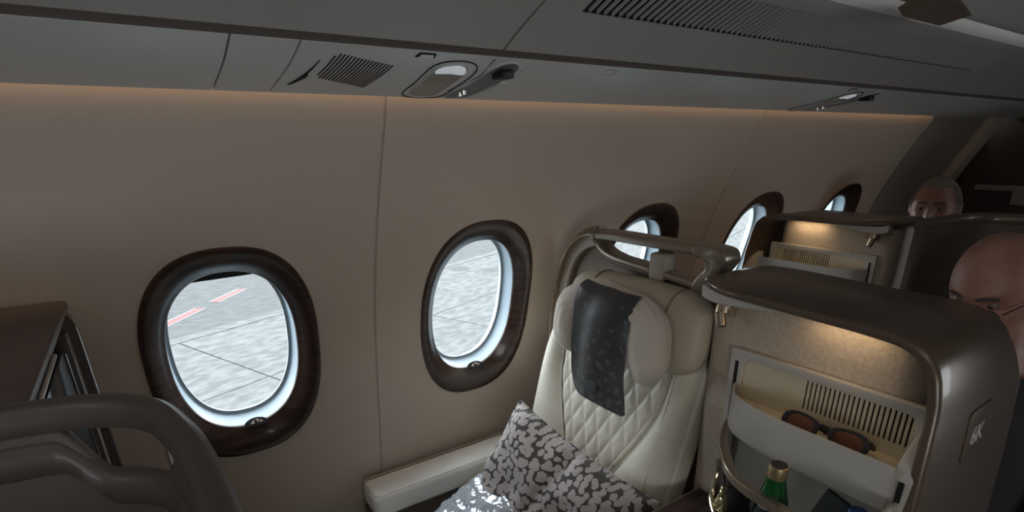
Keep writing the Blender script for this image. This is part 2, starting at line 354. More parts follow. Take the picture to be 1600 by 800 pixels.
# ================================================================== OVERHEAD
PS = [(1.060, 1.700), (1.061, 1.692), (1.058, 1.688), (1.0, 1.697), (.942, 1.705), (.90, 1.7125), (.863, 1.721), (.840, 1.7275), (.826, 1.7312), (.8245, 1.7316)]
def psu(x0, x1, holes=()):
    return extrude_profile(PS, x0, x1, 2, .010, side=-1)
SL = (PS[3][1]-PS[6][1])/(PS[3][0]-PS[7][0])
def pz(y):   # underside height of the service panels
    Q = PS[2:]
    for (a, b), (c, d) in zip(Q, Q[1:]):
        if c <= y <= a: return b+(d-b)*(y-a)/(c-a)
    return Q[0][1] if y > Q[0][0] else Q[-1][1]
ceil_e = struct(empty('ceiling')); pan_e = struct(empty('ceiling_panels'))  # second empty groups the overhead service panels, part of the ceiling
bounds = [(-1.0, .1395), (.1425, .2245), (.6135, 1.0885), (1.0915, 1.5), (1.98, 3.069), (3.073, 3.9)]
new('ceiling_board', box((.9, -1.4, 2.34), (6.2, 3.8, .05)), 'cabinliner', ceil_e); new('ceiling_board', box((.9, .85, 2.225), (6.2, .95, .05)), 'bindark', ceil_e)
labs = ['long plain grey service panel over the nearest window', 'narrow plain grey panel left of the speaker grille', 'plain grey service panel with a small oval cut right of the first reading light', 'plain grey panel just before the second light unit', 'long grey service panel beyond the second light unit', 'last grey overhead panel above the dark door lining']
for (a, b), lab in zip(bounds, labs):
    o = new('service_panel', psu(a, b), 'psu', pan_e)
    if a in (.1425, .6135): o['label'] = lab
    if a == .6135:
        pts = [(.800+.017*math.cos(2*PI*k/24), .845+.010*math.sin(2*PI*k/24)) for k in range(24)]
        new('oval_cover', tube([(x, y, pz(y)-.0004) for x, y in pts], .0010, 6, closed=True), 'seam', o)
# first service unit: speaker grille, reading light, indicator, gasper recess
def on(x, y, d=0): return V((x, y, pz(y)-d))
def decal(outline, d0, d1, m, name, parent, smooth=30):
    """piece following the underside of the service panels between two depths"""
    bm = bmesh.new(); a = [bm.verts.new(on(x, y, d0)) for x, y in outline]; b = [bm.verts.new(on(x, y, d1)) for x, y in outline]
    bm.faces.new(a); bm.faces.new(b[::-1]); n = len(a)
    for i in range(n): bm.faces.new((a[i], a[(i+1) % n], b[(i+1) % n], b[i]))
    bmesh.ops.triangulate(bm, faces=[f for f in bm.faces if len(f.verts) > 4])
    return new(name, bm, m, parent, smooth)
def clean(o): return [(p.x, p.y) for p in catmull(o, 6, True)]
def unit(x0, x1, off, label, full=True):
    """body is the panel skin itself; the openings are thin recessed-looking inserts of real thickness"""
    u = empty('service_unit', (x0, .94, 1.70)); tag(u, label, 'service unit', 'overhead reading light units')
    new('housing', psu(x0, x1), 'psu', u)
    X = lambda x: x+off
    if full:
        N = 17
        sg = empty('speaker_grille', (X(.33), .92, 1.71)); sg.parent = u; sg.matrix_parent_inverse = u.matrix_world.inverted()
        for i in range(N):
            t = i/(N-1); xa = X(.279+.096*t); ya0 = .850+.030*t; ya1 = .952+.050*t
            if i == 0: ya0 += .01; ya1 -= .012
            path = [on(xa+(y-.9)*-.06, y, -.0002) for y in [ya0+(ya1-ya0)*k/6 for k in range(7)]]
            sl = new('grille_slit', tube(path, .0016, 6), 'slit', None); sl.parent = sg; sl.matrix_parent_inverse = sg.matrix_world.inverted()
        decal([(X(.247), 1.0), (X(.253), .96), (X(.264), .875), (X(.262), .905), (X(.259), .95)], .0015, -.0005, 'void', 'finger_slot', u)
        decal([(X(.245), 1.005), (X(.249), .985), (X(.262), .94), (X(.262), .955), (X(.254), .985)], .0015, -.0005, 'void', 'finger_slot', u)
    lo = clean([(X(.462), 1.045), (X(.447), .96), (X(.440), .885), (X(.450), .856), (X(.482), .846), (X(.512), .856), (X(.527), .885), (X(.534), .95), (X(.536), 1.045)])
    new('lens_gap', tube([on(x, y, .0004) for x, y in lo], .0012, 6, closed=True), 'void', u)
    li = clean([(X(.470), 1.035), (X(.456), .96), (X(.449), .89), (X(.458), .864), (X(.482), .856), (X(.503), .864), (X(.511), .89), (X(.516), .95), (X(.518), 1.035)])
    decal(li, .0016, 0, 'lightlens', 'light_lens', u)
    new('lens_rim', tube([on(x, y, .0014) for x, y in li], .0014, 6, closed=True), 'psu', u)
    lt = clean([(X(.4545), .892), (X(.458), .870), (X(.482), .860), (X(.501), .870), (X(.506), .892), (X(.482), .890)])
    decal(lt, .0034, .0016, M_['lamplit'], 'lamp_reflector', u)
    decal([(X(.397), .843), (X(.400), .829), (X(.427), .829), (X(.430), .843)], .001, -.0005, 'void', 'indicator_notch', u)
    decal([(X(.402), .840), (X(.404), .833), (X(.424), .833), (X(.425), .840)], .003, .001, 'labelwhite', 'indicator_light', u)
    new('unit_seam', tube([on(X(.533), .83, .0002), on(X(.545), .90, .0002), on(X(.535), 1.0, .0002)], .0009, 6), 'void', u)
    cav = clean([(X(.548), 1.045), (X(.548), .95), (X(.548), .87), (X(.566), .838), (X(.592), .846), (X(.604), .88), (X(.604), .95), (X(.596), 1.04)])
    decal(cav, .0008, -.001, M_['vent'], 'gasper_recess', u)
    new('recess_rim', tube([on(x, y, .0006) for x, y in cav], .0016, 6, closed=True), 'psu', u)
    new('camera_block', box(on(X(.575), .872, .006), (.026, .034, .014), .003), 'black', u); new('camera_eye', box(on(X(.583), .885, .0135), (.010, .006, .002), .0005), 'labelwhite', u)
    for yy in (.995, 1.01): new('gasper_knob', lathe([(.003, -.008), (.005, -.007), (.006, 0)], on(X(.565), yy), 12), 'chrome', u)
    return u
unit(.2275, .6105, 0, 'grey overhead unit with slatted speaker grille and round ended reading light', True)
unit(1.502, 1.978, 1.30, 'grey overhead unit farther aft whose reading light is foreshortened to slivers', False)
struct(new('seam_light_block', extrude_profile([(y, z+.0106) for y, z in PS[2:8]], -1.5, 3.9, 2, .002, side=-1), 'bindark'))  # unseen dark backing added to stop cove light leaking through panel seams
# dark channel between service panels and bins
struct(new('trim_2', box((1.3, .80, 1.782), (6.0, .11, .012)), 'bindark')); struct(new('trim_3', box((1.3, 1.02, 1.80), (6.0, .36, .01)), 'bindark'))
bm = extrude_profile([(.8225, 1.7325), (.8225, 1.778)], -2, 3.9, 2, .002); struct(new('trim_4', bm, 'bindark'))
BP = [(.787, 1.770), (.7885, 1.745), (.787, 1.7385), (.782, 1.7355), (.76, 1.7465), (.726, 1.7625), (.69, 1.777), (.652, 1.793), (.6135, 1.809), (.590, 1.818), (.585, 1.8225), (.584, 1.832), (.586, 1.85)]
DP = [(.572, 1.865), (.563, 1.848), (.556, 1.838), (.546, 1.836), (.530, 1.850), (.50, 1.885), (.462, 1.945), (.435, 2.02), (.42, 2.12), (.42, 2.19)]
bx = [(-1.4, .5155), (.5205, 2.098), (2.102, 3.9)]
gl = ['grey overhead bin nearest the camera with plain underside', 'grey overhead bin with the long slotted air grille and brown latch', 'farthest grey overhead bin receding into the dark']
GX0, GX1, GP = .592, 2.06, .0152
for (a, b), lab in zip(bx, gl):
    u = empty('overhead_bin', ((a+b)/2, .6, 1.75)); tag(u, lab, 'overhead bin')
    if a == .5205:
        # underside in pieces around the grille
        def run(p0, p1, x0, x1, nm):
            i0 = p0; i1 = p1; return new(nm, extrude_profile(BP[i0:i1+1], x0, x1, 2, .005, side=-1), 'bin', u)
        run(0, 6, a, b, 'underside'); run(8, 12, a, b, 'inner_edge'); run(6, 8, a, GX0, 'end_plate'); run(6, 8, GX1, b, 'end_plate')
        new('grille_backing', extrude_profile([(BP[6][0]+.004, BP[6][1]+.0125), (BP[8][0]-.004, BP[8][1]+.0125)], GX0, GX1, 2, .003, side=-1), 'void', u)
        for pt_, sg_ in ((BP[6], -1), (BP[8], 1)):
            new('slot_shade_strip', box(((GX0+GX1)/2, pt_[0]+sg_*.0010, pt_[1]+.0068), (GX1-GX0, .0022, .012)), 'void', u)  # dark strips added over the lit edges so slot ends look shaded
        proto = None; n = int((GX1-GX0)/GP)
        for k in range(n+1):
            x = GX0+k*GP
            if proto is None:
                bmb = bmesh.new(); w_ = .0046; pts = [(BP[6][0], BP[6][1]), (BP[7][0], BP[7][1]), (BP[8][0], BP[8][1])]
                prof = [(-w_/2, .005), (-w_/2, .0015), (-w_/4, 0), (w_/4, 0), (w_/2, .0015), (w_/2, .005)]
                rows = [[V((dx, y, z+dz)) for dx, dz in prof] for y, z in pts]; bmb = capped(rows, bmb); proto = new('vent_bar', bmb, 'ventbar', u, smooth=40); base = proto.location.copy(); o = proto
            else:
                o = proto.copy(); C.objects.link(o)
            o.location = V((x, 0, 0))
    else:
        new('underside', extrude_profile(BP, a, b, 2, .005, side=-1), 'bin', u)
    new('door', extrude_profile([(p.x, p.y) for p in catmull(DP, 4)], a, b, 2, .005, side=-1), 'bin', u)
    for xe in (a+.002, b-.002):
        pts = BP[2:12]+[(.56, 1.86), (.80, 1.86)]; bm = bmesh.new(); vs = [bm.verts.new((xe, y, z+.001)) for y, z in pts]; bm.faces.new(vs); r = bmesh.ops.solidify(bm, geom=bm.faces[:], thickness=.003); new('end_cap', bm, 'bin', u)
    new('inner_channel', box(((a+b)/2, .578, 1.872), (b-a, .05, .008)), 'void', u)
    if a == .5205:
        Q = [V((1.19, .520, 1.800)), V((1.345, .520, 1.800)), V((1.44, .505, 1.824)), V((1.36, .50, 1.838)), V((1.26, .505, 1.836))]
        bm = bmesh.new(); lo_ = [bm.verts.new(q) for q in Q]; hi_ = [bm.verts.new(q+V((0, .012, .016))) for q in Q]; bm.faces.new(lo_); bm.faces.new(hi_[::-1])
        for k in range(5): bm.faces.new((lo_[k], lo_[(k+1) % 5], hi_[(k+1) % 5], hi_[k]))
        new('latch', bm, 'lid', u, smooth=20); new('latch_mount', box((1.33, .548, 1.842), (.10, .03, .02), .004), 'bindark', u)

# ================================================================== WINDOW SEAT (beige)
seat = empty('seat', (.75, .93, 0)); tag(seat, 'cream leather seat with diamond quilted back beside the second and third windows', 'seat')
# shell: curved-top frame with open handle; stands between the cushions and the next row
out = [(1.272, .20), (1.276, .80), (1.276, .953), (1.254, 1.151), (1.215, 1.288), (1.147, 1.362), (1.071, 1.386), (.883, 1.392), (.70, 1.394), (.672, 1.385), (.668, 1.33), (.668, .20)]
outer = [(p.x, p.y) for p in catmull(out[1:10], 6)]; outer = [(1.272, .20)]+outer+[(.668, 1.33), (.668, .20)]
hole = [(p.x, p.y) for p in catmull([(1.045, 1.366), (.90, 1.362), (.74, 1.356), (.700, 1.350), (.715, 1.325), (.745, 1.312), (.85, 1.306), (.96, 1.318), (1.02, 1.328), (1.048, 1.345)], 5, True)]
def inset(pts, d):
    c = V((sum(p[0] for p in pts)/len(pts), sum(p[1] for p in pts)/len(pts))); return [tuple(V(p)+(c-V(p)).normalized()*d) for p in pts]
# seat faces -x: u=+y... local axes U=(0,1,0), V=(0,0,1) -> N=(1,0,0)
inner_o = [(1.238, .20)]+[(p.x, p.y) for p in catmull([(1.243, .80), (1.243, .953), (1.222, 1.135), (1.185, 1.262), (1.128, 1.328), (1.09, 1.346)], 6)]+[(1.072, 1.345), (1.062, 1.332), (1.02, 1.317), (.85, 1.304), (.69, 1.294), (.69, .20)]
frame = [outer, hole]
new('shell_back', plate([[(p[0], p[1]) for p in inner_o]], .02, .002, (1.024, 0, 0), (0, 1, 0), (0, 0, 1)), 'shellin', seat)
# rim around the edge
new('shell_rim', plate([outer, inner_o], .055, .006, (1.000, 0, 0), (0, 1, 0), (0, 0, 1), 3), 'bronze', seat) if False else None
rimpath = [V((1.02, y, z)) for y, z in [(p.x, p.y) for p in catmull([(1.262, .20), (1.262, .80), (1.260, .953), (1.240, 1.148), (1.200, 1.280), (1.140, 1.348), (1.070, 1.370)], 6)]]
new('shell_rim', tube(rimpath, 1, 16, sec=(.055, .030), up=V((1, 0, 0))), 'bronze', seat)
new('rim_highlight_strip', tube([p+V((-.026, .014, .004)) for p in rimpath[8:]], .0034, 8), 'bronzebright', seat)
hp = [V(p) for p in catmull([(1.018, 1.082, 1.374), (1.016, 1.0, 1.377), (1.012, .90, 1.378), (1.006, .80, 1.380), (1.0, .725, 1.382)], 6)]
hd = new('handle', tube(hp, 1, 16, sec=(.052, .026)), 'bronze', seat)
new('handle_collar', tube([(1.018, 1.092, 1.373), (1.018, 1.080, 1.374)], 1, 16, sec=(.058, .033)), 'bronze', seat)
new('handle_end', plate([[(p.x, p.y) for p in catmull([(.745, 1.394), (.70, 1.394), (.672, 1.388), (.664, 1.368), (.676, 1.345), (.70, 1.315), (.716, 1.292), (.742, 1.290), (.735, 1.318), (.712, 1.345), (.72, 1.366), (.745, 1.368)], 4, True)]], .055, .004, (.975, 0, 0), (0, 1, 0), (0, 0, 1)), 'bronze', seat)
sill = [V(p) for p in catmull([(1.02, 1.074, 1.366), (1.018, 1.068, 1.348), (1.016, 1.040, 1.331), (1.014, .99, 1.321), (1.01, .90, 1.315), (1.005, .80, 1.309), (1.0, .70, 1.302)], 6)]
new('handle_sill', tube(sill, 1, 16, sec=(.050, .018)), 'bronze', seat)
new('shell_pad', plate([[(p.x, p.y) for p in catmull([(1.078, 1.356), (1.07, 1.335), (1.04, 1.316), (.98, 1.305), (.85, 1.296), (.69, 1.288), (.69, 1.276), (.9, 1.287), (1.07, 1.305), (1.10, 1.335)], 4, True)]], .012, .003, (1.015, 0, 0), (0, 1, 0), (0, 0, 1)), 'shellin', seat)
new('handle_clip', box((1.0, .848, 1.326), (.046, .046, .066), .009, 3), 'taupe', seat)
# backrest
def bx_(z): return .945-.30*(1.12-z)
CY = .912
def quilt(y, z):
    """0..1 quilted height; grooves along two families of diagonals"""
    p, q = .050, .100; a = (y/p+z/q); b = (y/p-z/q)
    ga = abs(a-round(a)); gb = abs(b-round(b)); g = min(ga, gb)
    return min(g/.30, 1)**.6
def hw(z):      # half width of the quilted centre panel
    t = min(max((z-.70)/.36, 0), 1); return .060+.125*(3*t*t-2*t**3)
def back_bm(part):
    rows = []; nz, ny = (190, 130) if part == 'q' else (60, 24)
    for i in range(nz+1):
        z = .46+.72*i/nz; r = []; H = hw(z)
        for j in range(ny+1):
            if part == 'q': y = CY-H+2*H*j/ny; e = min((j/ny), 1-j/ny)*2*H; d = .012*min(e/.015, 1)**.5+.0045*quilt(y, z)*min(e/.01, 1)
            else:
                s = -1 if part == 'r' else 1; W = .250 if s < 0 else .262; Wz = W-(.03*max((z-1.0)/.18, 0)**2 if s > 0 else 0); t = j/ny; y = CY+s*(H+(Wz-H)*t)
                d = .034*math.sin(PI*min(max(t*.93+.035, 0), 1))**.55*min(1, (1-t)*8+.2); d *= min(1, .25+max(H, .06)*6) if False else 1
            r.append(V((bx_(z)-d+.0, y, z)))
        if part != 'q' and part != 'x': pass
        rows.append(r)
    bm, _ = grid(rows)
    return bm
new('quilted_panel', back_bm('q'), 'cream', seat, smooth=60)
for s in 'lr': new('side_bolster', back_bm(s), 'creamrib', seat, smooth=60)
new('backrest', plate([rrect(.655, .42, 1.178, 1.20, .03)], .06, .01, (bx_(0), 0, 0), (0, 1, 0), (.30, 0, 1)), 'cream', seat)
for s in (-1, 1):
    new('seam_piping', tube([V((bx_(z)-.012, CY+s*hw(z), z)) for z in [.48+.70*k/40 for k in range(41)]], .0022, 8), 'cream', seat)
new('edge_stitching', tube([V((bx_(z)-.032, CY-.205, z)) for z in [.48+.66*k/30 for k in range(31)]], .0014, 6), 'linen', seat)
new('seat_cushion', box((.42, .93, .45), (.62, .52, .14), .04, 4), 'cream', seat); new('seat_base', box((.45, .93, .2), (.55, .48, .38), .02), 'darkshell', seat)
# armrest along the wall
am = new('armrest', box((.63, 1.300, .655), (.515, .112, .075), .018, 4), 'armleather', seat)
new('armrest_seam', tube([(x, y, .6925) for x, y in rrect(.376, 1.248, .884, 1.352, .02)], .0012, 6, closed=True), 'linen', am)
new('armrest_side', box((.62, 1.315, .44), (.50, .07, .36), .01), 'darkshell', seat)
new('armrest_foot', box((.79, 1.235, .50), (.24, .07, .28), .012), 'shellin', seat)
belt = [V(p) for p in catmull([(.66, 1.21, .56), (.66, 1.18, .61), (.67, 1.15, .615), (.70, 1.12, .58), (.73, 1.10, .53)], 6)]
new('seat_belt', tube(belt, 1, 12, sec=(.004, .05), up=V((1, .3, 0))), 'belt', seat)
# leather headrest (rounded roll with end caps)
hc = V((.950, .868, 1.205))
rows = []; nU = 60; nA = 40
for i in range(nU+1):
    u = -1+2*i/nU; y = hc.y+u*.218; e = (1-abs(u)**5.5)**(1/2.2); r = []
    if i in (0, nU): e = .02
    for k in range(nA):
        a = 2*PI*k/nA; c, s = math.cos(a), math.sin(a); ex = .75
        xx = math.copysign(abs(c)**ex, c)*(.054)*e; zz = math.copysign(abs(s)**ex, s)*(.092-.012*(u+1)*.0)*(.35+.65*e)
        if e < .1: xx *= .5
        r.append(V((hc.x+xx+(zz*.18)-.018*abs(u)**2, y, hc.z+zz)))
    rows.append(r)
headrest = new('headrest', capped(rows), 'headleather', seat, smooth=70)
for u in (-.56, .58):
    i = int((u+1)/2*nU); rg = [p.copy() for p in rows[i]]; c = sum(rg, V((0, 0, 0)))/len(rg); rg = [c+(p-c)*1.004 for p in rg]
    new('headrest_seam', tube(rg, .0022, 8, closed=True, up=V((0, 1, 0))), 'shellin', headrest)
# ---- neck cushion hanging over the headrest, with crinkled lobes
path = catmull([(.868, .995, 1.10), (.862, 1.012, 1.16), (.866, .992, 1.222), (.872, .93, 1.250), (.868, .87, 1.252), (.860, .80, 1.246), (.852, .748, 1.225), (.846, .735, 1.17), (.842, .742, 1.105)], 10)
rows = []; n = len(path)
for i, p in enumerate(path):
    t = (path[min(i+1, n-1)]-path[max(i-1, 0)]).normalized(); s = V((-1, 0, 0)); s = (s-t*s.dot(t)).normalized(); q = t.cross(s)
    w0 = i/(n-1); e = min(w0, 1-w0); R = .050*min(1, (.12+e*9))**.5; R *= (1.0 if .25 < w0 < .75 else 1.04); r = []
    for k in range(48):
        a = 2*PI*k/48; wr = .0030*abs(math.sin(a*7+5*math.sin(w0*9)))*max(0, 1-abs(w0-.22)*7)+.0038*abs(math.sin(a*7+3*noise.noise(V((w0*12, 0, 0)))))*max(0, 1-abs(w0-.72)*7); wr += .005*noise.noise(V((a*1.2, w0*9, 0)))
        r.append(p+s*math.cos(a)*(R*.72+wr)+q*math.sin(a)*(R+wr))
    rows.append(r)
nk = new('neck_cushion', capped(rows), 'linen', None, smooth=80); tag(nk, 'beige linen two-lobed cushion hung on the cream leather headrest', 'cushion')
# ---- grey cloth draped over it
def cl(u, v):   # u across 0..1, v down 0..1
    p = catmull([(.852, 1.300), (.845, 1.300), (.826, 1.284), (.814, 1.24), (.810, 1.17), (.812, 1.10), (.824, 1.02)], 8); i = v*(len(p)-1); k = min(int(i), len(p)-2); q = p[k].lerp(p[k+1], i-k)
    yl = .935+.018*v; yr = .765+.018*(1-v)*0+.0*v; y = yl+(yr-yl)*u
    z = q.y-.030*u*(1 if v > .9 else .6)*.4
    x = q.x-.020*math.sin(PI*u)*.5-.0025*math.sin(u*9+v*5)+.006*noise.noise(V((u*3, v*6, 4)))
    if v > .92:
        c = (v-.92)/.08; e = min(u, 1-u); 
        if e < .12: z += .012*c*(1-e/.12)**2
    return V((x, y, z))
bm, _ = grid([[cl(i/36, j/60) for i in range(37)] for j in range(61)]); bmesh.ops.solidify(bm, geom=bm.faces[:], thickness=.0022)
clo = empty('headrest_cloth', (.82, .85, 1.15)); tag(clo, 'dark grey printed cloth flap hanging down the middle of the headrest cushion', 'cloth')
# give the cloth its own frame so the print lies in its plane
O = V((.82, .85, 1.15)); mloc = Matrix((V((0, -1, 0)), V((0, 0, 1)), V((-1, 0, 0)))).transposed().to_4x4(); mloc.translation = O
bmesh.ops.transform(bm, matrix=mloc.inverted(), verts=bm.verts[:]); clf = new('flap', bm, 'cloth', None); clf.parent = clo; clf.matrix_world = mloc; clf.matrix_parent_inverse = clo.matrix_world.inverted(); clf.matrix_basis = mloc
bm = box((.803, .868, 1.062), (.002, .045, .030), .0005); new('sewn_tag', bm, 'packet', clo)
# ---- printed scatter cushion
P1, P2 = V((.745, 1.055, .945)), V((.800, .655, .862)); dn = V((-.165, -.045, -.375)).normalized()
Ux = (P2-P1).normalized(); Uy = -(dn-Ux*dn.dot(Ux)).normalized(); Nn = Ux.cross(Uy)
def fold(u, v, sgn):
    if sgn*1 > 0: d = .010*noise.noise(V((u*2.2, v*2.2, 1)))*2+.005*noise.noise(V((u*6, v*5, 3)))
    else: d = 0
    k = abs(u-.02-.12*(v-1))
    return sgn*0+d-(.022*math.exp(-(k/.07)**2)*max(0, (v+.9)/1.9) if sgn > 0 else 0)
bm = puffy(.455, .45, .15, 40, .40, .0015, fold)
m = Matrix((Ux, Uy, Nn)).transposed().to_4x4(); m.translation = (P1+P2)/2-Uy*.218+Nn*.0
# small ear at the top corner
cu_ = new('scatter_cushion', bm, 'cushionprint', None, smooth=80); cu_.matrix_world = m; tag(cu_, 'grey and dusty pink leaf printed scatter cushion leaning in the cream seat', 'cushion')
for a_, b_ in (((-.226, .222), (.226, .222)), ((-.226, -.222), (-.226, .222))):
    pth = [V((a_[0]+(b_[0]-a_[0])*k/20, a_[1]+(b_[1]-a_[1])*k/20, .0)) for k in range(21)]
    pth = [V((p.x*(1-.06*(1-(p.y/.225)**2)), p.y*(1-.06*(1-(p.x/.2275)**2)), 0)) for p in pth]
    e_ = new('piped_edge', tube(pth, 1, 8, sec=(.012, .005), up=V((0, 0, 1))), 'cushionprint', None); e_.parent = cu_
# ---- plastic wrapped blanket
def crk(u, v, sgn): return .010*abs(noise.noise(V((u*3+v, v*3, 5))))+.006*noise.noise(V((u*9, v*4-u*3, 2)))+.004*noise.noise(V((u*18, v*9, 8)))
bm = puffy(.34, .27, .23, 60, .45, 0, lambda u, v, s: crk(u, v, s)*s)
bl = new('wrapped_blanket', bm, 'foil', None, smooth=35); bl.matrix_world = Matrix.Translation((.560, .99, .638)) @ Matrix.Rotation(math.radians(-18), 4, 'Y') @ Matrix.Rotation(.15, 4, 'Z'); tag(bl, 'shiny bluish plastic wrapped blanket on the seat below the printed cushion', 'blanket')

# ================================================================== CONSOLES
def console(o_, sx, label, near):
    """storage console facing -x. o_: (x, y) offset, sx=1: cheek with front slot on the aisle side, -1 mirrored"""
    u = empty('storage_console', (1.0+o_[0], o_[1], 0)); tag(u, label, 'console')
    shift = [0, 0]
    def T(x, y, z): return V((x+o_[0], (y-.445)*sx+o_[1], z+o_[2]))
    def tp(pts): return [T(*p) for p in pts]
    def fix(bm):
        for v in bm.verts: v.co = T(v.co.x, v.co.y+shift[0]+(-.03 if (not near and v.co.y < .26) else 0), v.co.z+shift[1])
        if sx < 0: bmesh.ops.reverse_faces(bm, faces=bm.faces[:])
        return bm
    P = lambda name, bm, m, par=None, smooth=35: new(name, fix(bm), m, par or u, smooth)
    # body: rounded-corner column, left edge generous radius
    body = [(p[0], p[1]) for p in rrect(.9265, .262, 1.12, .656, .040)]
    bm = capped([[V((x, y, z)) for x, y in body] for z in (.02, 1.322)]); P('body', bm, 'fabric')
    # lid: section across y, with drooping aisle side, swept in x with softened edges
    sec = catmull([(.672, 1.334), (.655, 1.347), (.60, 1.347), (.45, 1.343), (.335, 1.342), (.275, 1.336), (.238, 1.312), (.222, 1.268), (.214, 1.20)], 6)
    sec += [V((.206, 1.05)), V((.196, .85)), V((.19, .5)), V((.19, .03))]
    rows = []
    nseg = len(sec)
    def off(i, d):
        t = (sec[min(i+1, nseg-1)]-sec[max(i-1, 0)]).normalized(); return sec[i]+V((t.y, -t.x))*d
    def col(i):
        y = sec[i].x; k = max(0, (y-.56)/.112); fx = .868+.05*k*k - .02*max(0, (.45-y)/.25) - .016*max(0, min(1, (1.24-sec[i].y)/.08)); bxk = 1.135-.035*k*k+.10*max(0, min(1, (1.30-sec[i].y)/.12)); r = []
        for xx, d in ((fx+.003, -.016), (fx, -.008), (fx+.002, -.002), (fx+.008, .0006), ((fx+bxk)/2, .003), (bxk-.008, .0), (bxk, -.006), (bxk-.002, -.016)):
            q = off(i, -d if False else d); r.append(V((xx, q.x, q.y)))
        return r
    rows = [col(i) for i in range(nseg)]
    bm = capped(rows); P('lid', bm, 'lid', smooth=50)
    # underside pelmet (pale) with the reading lamp
    pel = [(.645, 1.318), (.615, 1.310), (.55, 1.314), (.48, 1.322)]
    pel = catmull(pel, 5); rr = [[V((x, p.x, p.y+dz)) for x, dz in ((.884, 0), (.884, .022), (.925, .022), (.925, -.012*max(0, (p.x-.45)/.2)))] for p in pel]
    P('lid_pelmet', capped(rr), 'nicheface')
    lamp = P('reading_lamp', tube([(.905, .600, 1.300), (.899, .598, 1.287)], .020, 16), 'bronzebright')
    P('lamp_head', tube([(.890, .603, 1.292), (.888, .596, 1.268)], .011, 14), 'bronzebright', lamp); P('lamp_lens', lathe([(.0085, -.0012), (.0085, .001)], (.888, .5955, 1.2665), 14), 'lightlens', lamp)
    # niche
    if not near: shift[0] = .036; shift[1] = .012
    nf = P('niche_frame', plate([rrect(.238, .70, .582, 1.222, .006), rrect(.256, .72, .553, 1.205, .02)], .012, .002, (.913, 0, 0), (0, 1, 0), (0, 0, 1)), 'nicheface')
    # back wall with slots cut through as dark louvres
    outl = rrect(.244, 1.105, .572, 1.214, .012); slots = []
    ns = 22
    for k in range(ns):
        y = .2650+.0078*k; slots.append(rrect(y-.0017, 1.147, y+.0017, 1.203, .0016, 3))
    bw = P('niche_back', plate([outl]+slots, .004, 0, (.9175, 0, 0), (0, 1, 0), (0, 0, 1)), 'niche')
    P('vent_void', box((.9235, .347, 1.175), (.002, .20, .07)), 'void', bw)
    P('lower_back', box((.9245, .405, .93), (.003, .33, .36)), 'nicheface')
    # side slots
    P('guide_slot', box((.9125, .566, 1.135), (.003, .0065, .125), .001), 'void', nf)
    # tray: floor and curved lip
    fr = catmull([(.915, .562), (.895, .552), (.868, .530), (.850, .490), (.840, .43), (.838, .35), (.838, .245)], 6)
    fl = [V((p.x, p.y)) for p in fr]+[V((.921, .240)), V((.921, .560))]
    bm = bmesh.new(); a = [bm.verts.new((p.x, p.y, 1.124)) for p in fl]; b = [bm.verts.new((p.x, p.y, 1.112)) for p in fl]; bm.faces.new(a); bm.faces.new(b[::-1])
    for i in range(len(fl)): bm.faces.new((a[i], a[(i+1) % len(fl)], b[(i+1) % len(fl)], b[i]))
    tray = P('shelf', bm, 'niche')
    rows = []
    for i, p in enumerate(fr):
        t = (fr[min(i+1, len(fr)-1)]-fr[max(i-1, 0)]).normalized(); nx, ny = (t.y, -t.x)
        if nx > 0: nx, ny = -nx, -ny
        hgt = 1.152 if near else 1.176
        rows.append([V((p.x+nx*d, p.y+ny*d, z)) for d, z in ((0, 1.080), (.0, hgt-.001), (.0012, hgt), (.0030, hgt), (.0042, hgt-.001), (.0048, 1.078), (.004, 1.075))])
    P('shelf_lip', capped(rows), 'nicheface', tray)
    shift[0] = 0; shift[1] = 0
    # cheek on the far side of the tray with a slot
    ck = catmull([(.921, 1.192), (.90, 1.190), (.87, 1.176), (.850, 1.160), (.842, 1.150)], 4)
    ring_ = [(p.x, p.y) for p in ck]+[(.838, 1.14), (.834, .75), (.921, .75)]
    bm = plate([ring_], .028, .003, (0, .247, 0), (1, 0, 0), (0, 0, 1)); ch = P('side_cheek', bm, 'nicheface')
    P('guide_slot', box((.8345, .233, 1.055), (.004, .008, .155), .0015, rot=Matrix.Rotation(.02, 3, 'Y')), 'void', ch)
    # aisle side panel front trim
    # warm lamp under the lid
    gx = T(.897, .38, 1.318); area('console_lamp', gx, gx+V((.02, 0, -.1)), .02, .11, .045 if near else .075, (1, .72, .42))
    return u, T, P
con, T, P = console((0, .445, 0), 1, 'large bronze lidded storage console with open warmly lit niche, marked 6K, at right', True)
# side pieces specific to the near console
band = catmull([(.910, .562), (.871, .550), (.817, .519), (.779, .488), (.740, .448), (.720, .404), (.713, .350), (.706, .290), (.702, .236)], 6)
rows = []
for i, p in enumerate(band):
    t = (band[min(i+1, len(band)-1)]-band[max(i-1, 0)]).normalized(); nx, ny = -t.y, t.x
    if nx*1 < 0 and ny < 0: pass
    q = V((nx, ny)); c = V((.83, .36)); q = q if q.dot(c-p) > 0 else -q
    rows.append([V((p.x+q.x*d, p.y+q.y*d, z)) for d, z in ((0, 1.062), (-.001, 1.075), (.002, 1.078), (.015, 1.077), (.017, 1.074), (.015, 1.062))])
bm = capped(rows); rl = new('pocket_rail', bm, 'bronze', con)
new('rail_edge', tube([V((p.x, p.y, 1.0775)) for p in band], .0016, 8), 'bronzebright', rl)
rows = [[V((p.x+d, p.y, z)) for d, z in ((.006, 1.062), (.006, .935), (.010, .935), (.010, 1.062))] for p in band]
new('clear_front', capped(rows), 'acrylic', con)
lowp = [V(p) for p in catmull([(.775, .490, 1.062), (.768, .484, 1.035), (.752, .478, .995), (.728, .440, .975), (.712, .38, .968), (.708, .235, .965)], 6)]
new('pocket_lower_rail', tube(lowp, .0045, 10), 'bronzebright', con)
